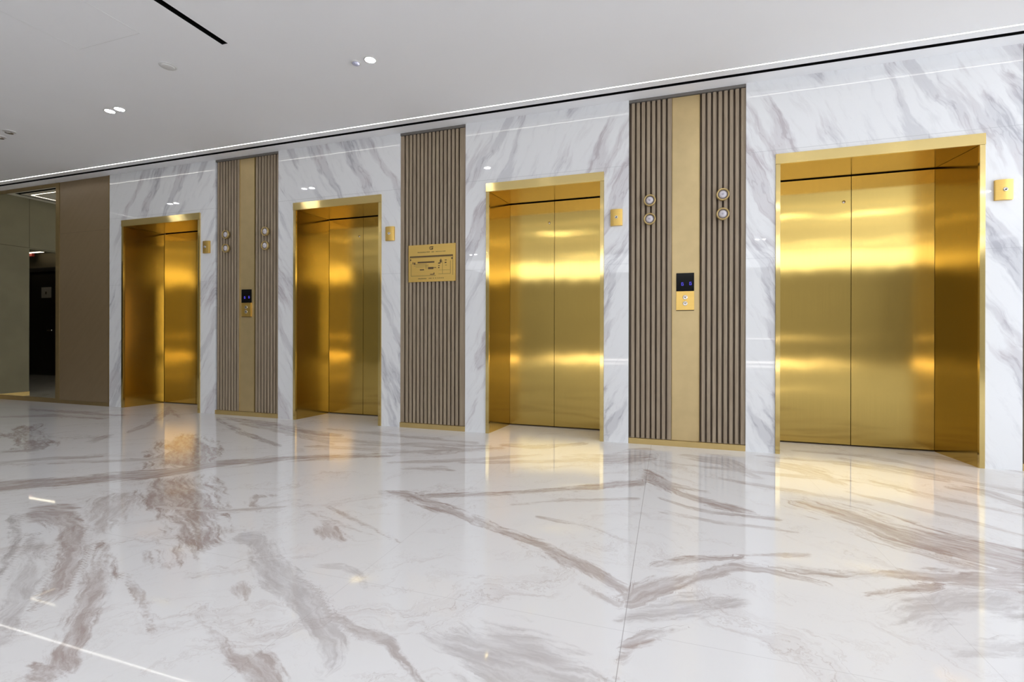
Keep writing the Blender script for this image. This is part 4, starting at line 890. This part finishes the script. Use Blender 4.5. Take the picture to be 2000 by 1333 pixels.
# ------------------------------------------------------------------ ceiling fittings
def downlight(loc, label, group):
    t = thing('downlight', label, 'light', loc, group)
    MB().lathe([(0.036, 0.0), (0.048, 0.0), (0.048, 0.002), (0.043, 0.004), (0.036, 0.002), (0.036, 0.0)], (0, 0, 0), 'z', 40).build('trim_ring', WHITE_PL, t, smooth=True)
    MB().lathe([(0.0, 0.0022), (0.036, 0.0022), (0.036, 0.0002)], (0, 0, 0), 'z', 32).build('lens', SPOT_M, t)
    return t
d1 = downlight((-4.895, -1.245, H), 'lit round downlight, left of the pair in the ceiling above the left elevators', 'paired downlights')
copy_thing(d1, (-4.766, -1.245, H), 'lit round downlight, right of the pair in the ceiling above the left elevators')
copy_thing(d1, (-2.119, -1.224, H), 'single bright round downlight beside the small violet sensor', 'single downlight')
for x in (-7.49, -7.36, 0.50, 0.63, 3.15, 3.28):
    copy_thing(d1, (x, -1.245, H), 'round downlight of an added pair in the ceiling outside the frame', 'downlight pairs outside the frame')
for y in (-4.3, -7.2):
    for x in (-4.8, -2.1, 0.6, 1.9, 3.2, 4.4, 5.6):  # columns added closer together on the right to brighten that side
        for dx in (-0.065, 0.065):
            copy_thing(d1, (x + dx, y, H), 'round downlight of an added pair in the ceiling outside the frame', 'downlight pairs outside the frame')

t = thing('smoke_detector', 'flat round white smoke detector in the ceiling below the black slot', 'smoke detector', (-3.643, -1.627, H))
MB().lathe([(0.058, 0.0), (0.060, 0.003), (0.056, 0.006), (0.0, 0.006)], (0, 0, 0), 'z', 40).build('base', WHITE_PL, t, smooth=False)
MB().lathe([(0.046, 0.006), (0.044, 0.010), (0.035, 0.012), (0.0, 0.012)], (0, 0, 0), 'z', 40).build('cap', WHITE_PL, t, smooth=True)
t = thing('ceiling_sensor', 'tiny pale violet dome sensor beside the single bright downlight', 'sensor', (-2.244, -1.225, H))
MB().lathe([(0.036, 0.0), (0.036, 0.004), (0.030, 0.006), (0.0, 0.006)], (0, 0, 0), 'z', 32).build('base', WHITE_PL, t)
MB().lathe([(0.028, 0.006), (0.024, 0.014), (0.014, 0.019), (0.0, 0.021)], (0, 0, 0), 'z', 32).build('dome', BLUE_PL, t, smooth=True)
def sprinkler(loc, label):
    t = thing('ceiling_sprinkler', label, 'sprinkler', loc, 'ceiling sprinklers at the left edge')
    MB().lathe([(0.052, 0.0), (0.050, 0.006), (0.0, 0.007)], (0, 0, 0), 'z', 32).build('cover', WHITE_PL, t)
    MB().lathe([(0.020, 0.006), (0.034, 0.018), (0.032, 0.021), (0.0, 0.023)], (0, 0, 0), 'z', 24).build('cap', CHROME, t, smooth=True)
    return t
s1 = sprinkler((-6.36, -1.25, H), 'small round ceiling fitting at left edge, the one nearer the downlight pair')
copy_thing(s1, (-6.62, -1.20, H), 'small round ceiling fitting half cut off by the left edge of the photo')
hx0, hx1, hy0, hy1 = -4.035, -3.425, -2.60, -1.978
hm = MB(); w = 0.0035
hm.box(hx0, hx1, hy1 - w, hy1, H - 0.0012, H + 0.001); hm.box(hx0, hx1, hy0, hy0 + w, H - 0.0012, H + 0.001)
hm.box(hx0, hx0 + w, hy0 + w, hy1 - w, H - 0.0012, H + 0.001); hm.box(hx1 - w, hx1, hy0 + w, hy1 - w, H - 0.0012, H + 0.001)
ho = thing('access_hatch', 'faint square access hatch in the white ceiling left of the black slot', 'access hatch', ((hx0 + hx1) / 2, (hy0 + hy1) / 2, H))
hm.build('hatch_frame', plain('hatch_seam', (0.80, 0.80, 0.80), 0.7), ho, ho.location)
MB().box(hx0 + w, hx1 - w, hy0 + w, hy1 - w, H - 0.0006, H + 0.001).build('hatch_cover', PLASTER, ho, ho.location)
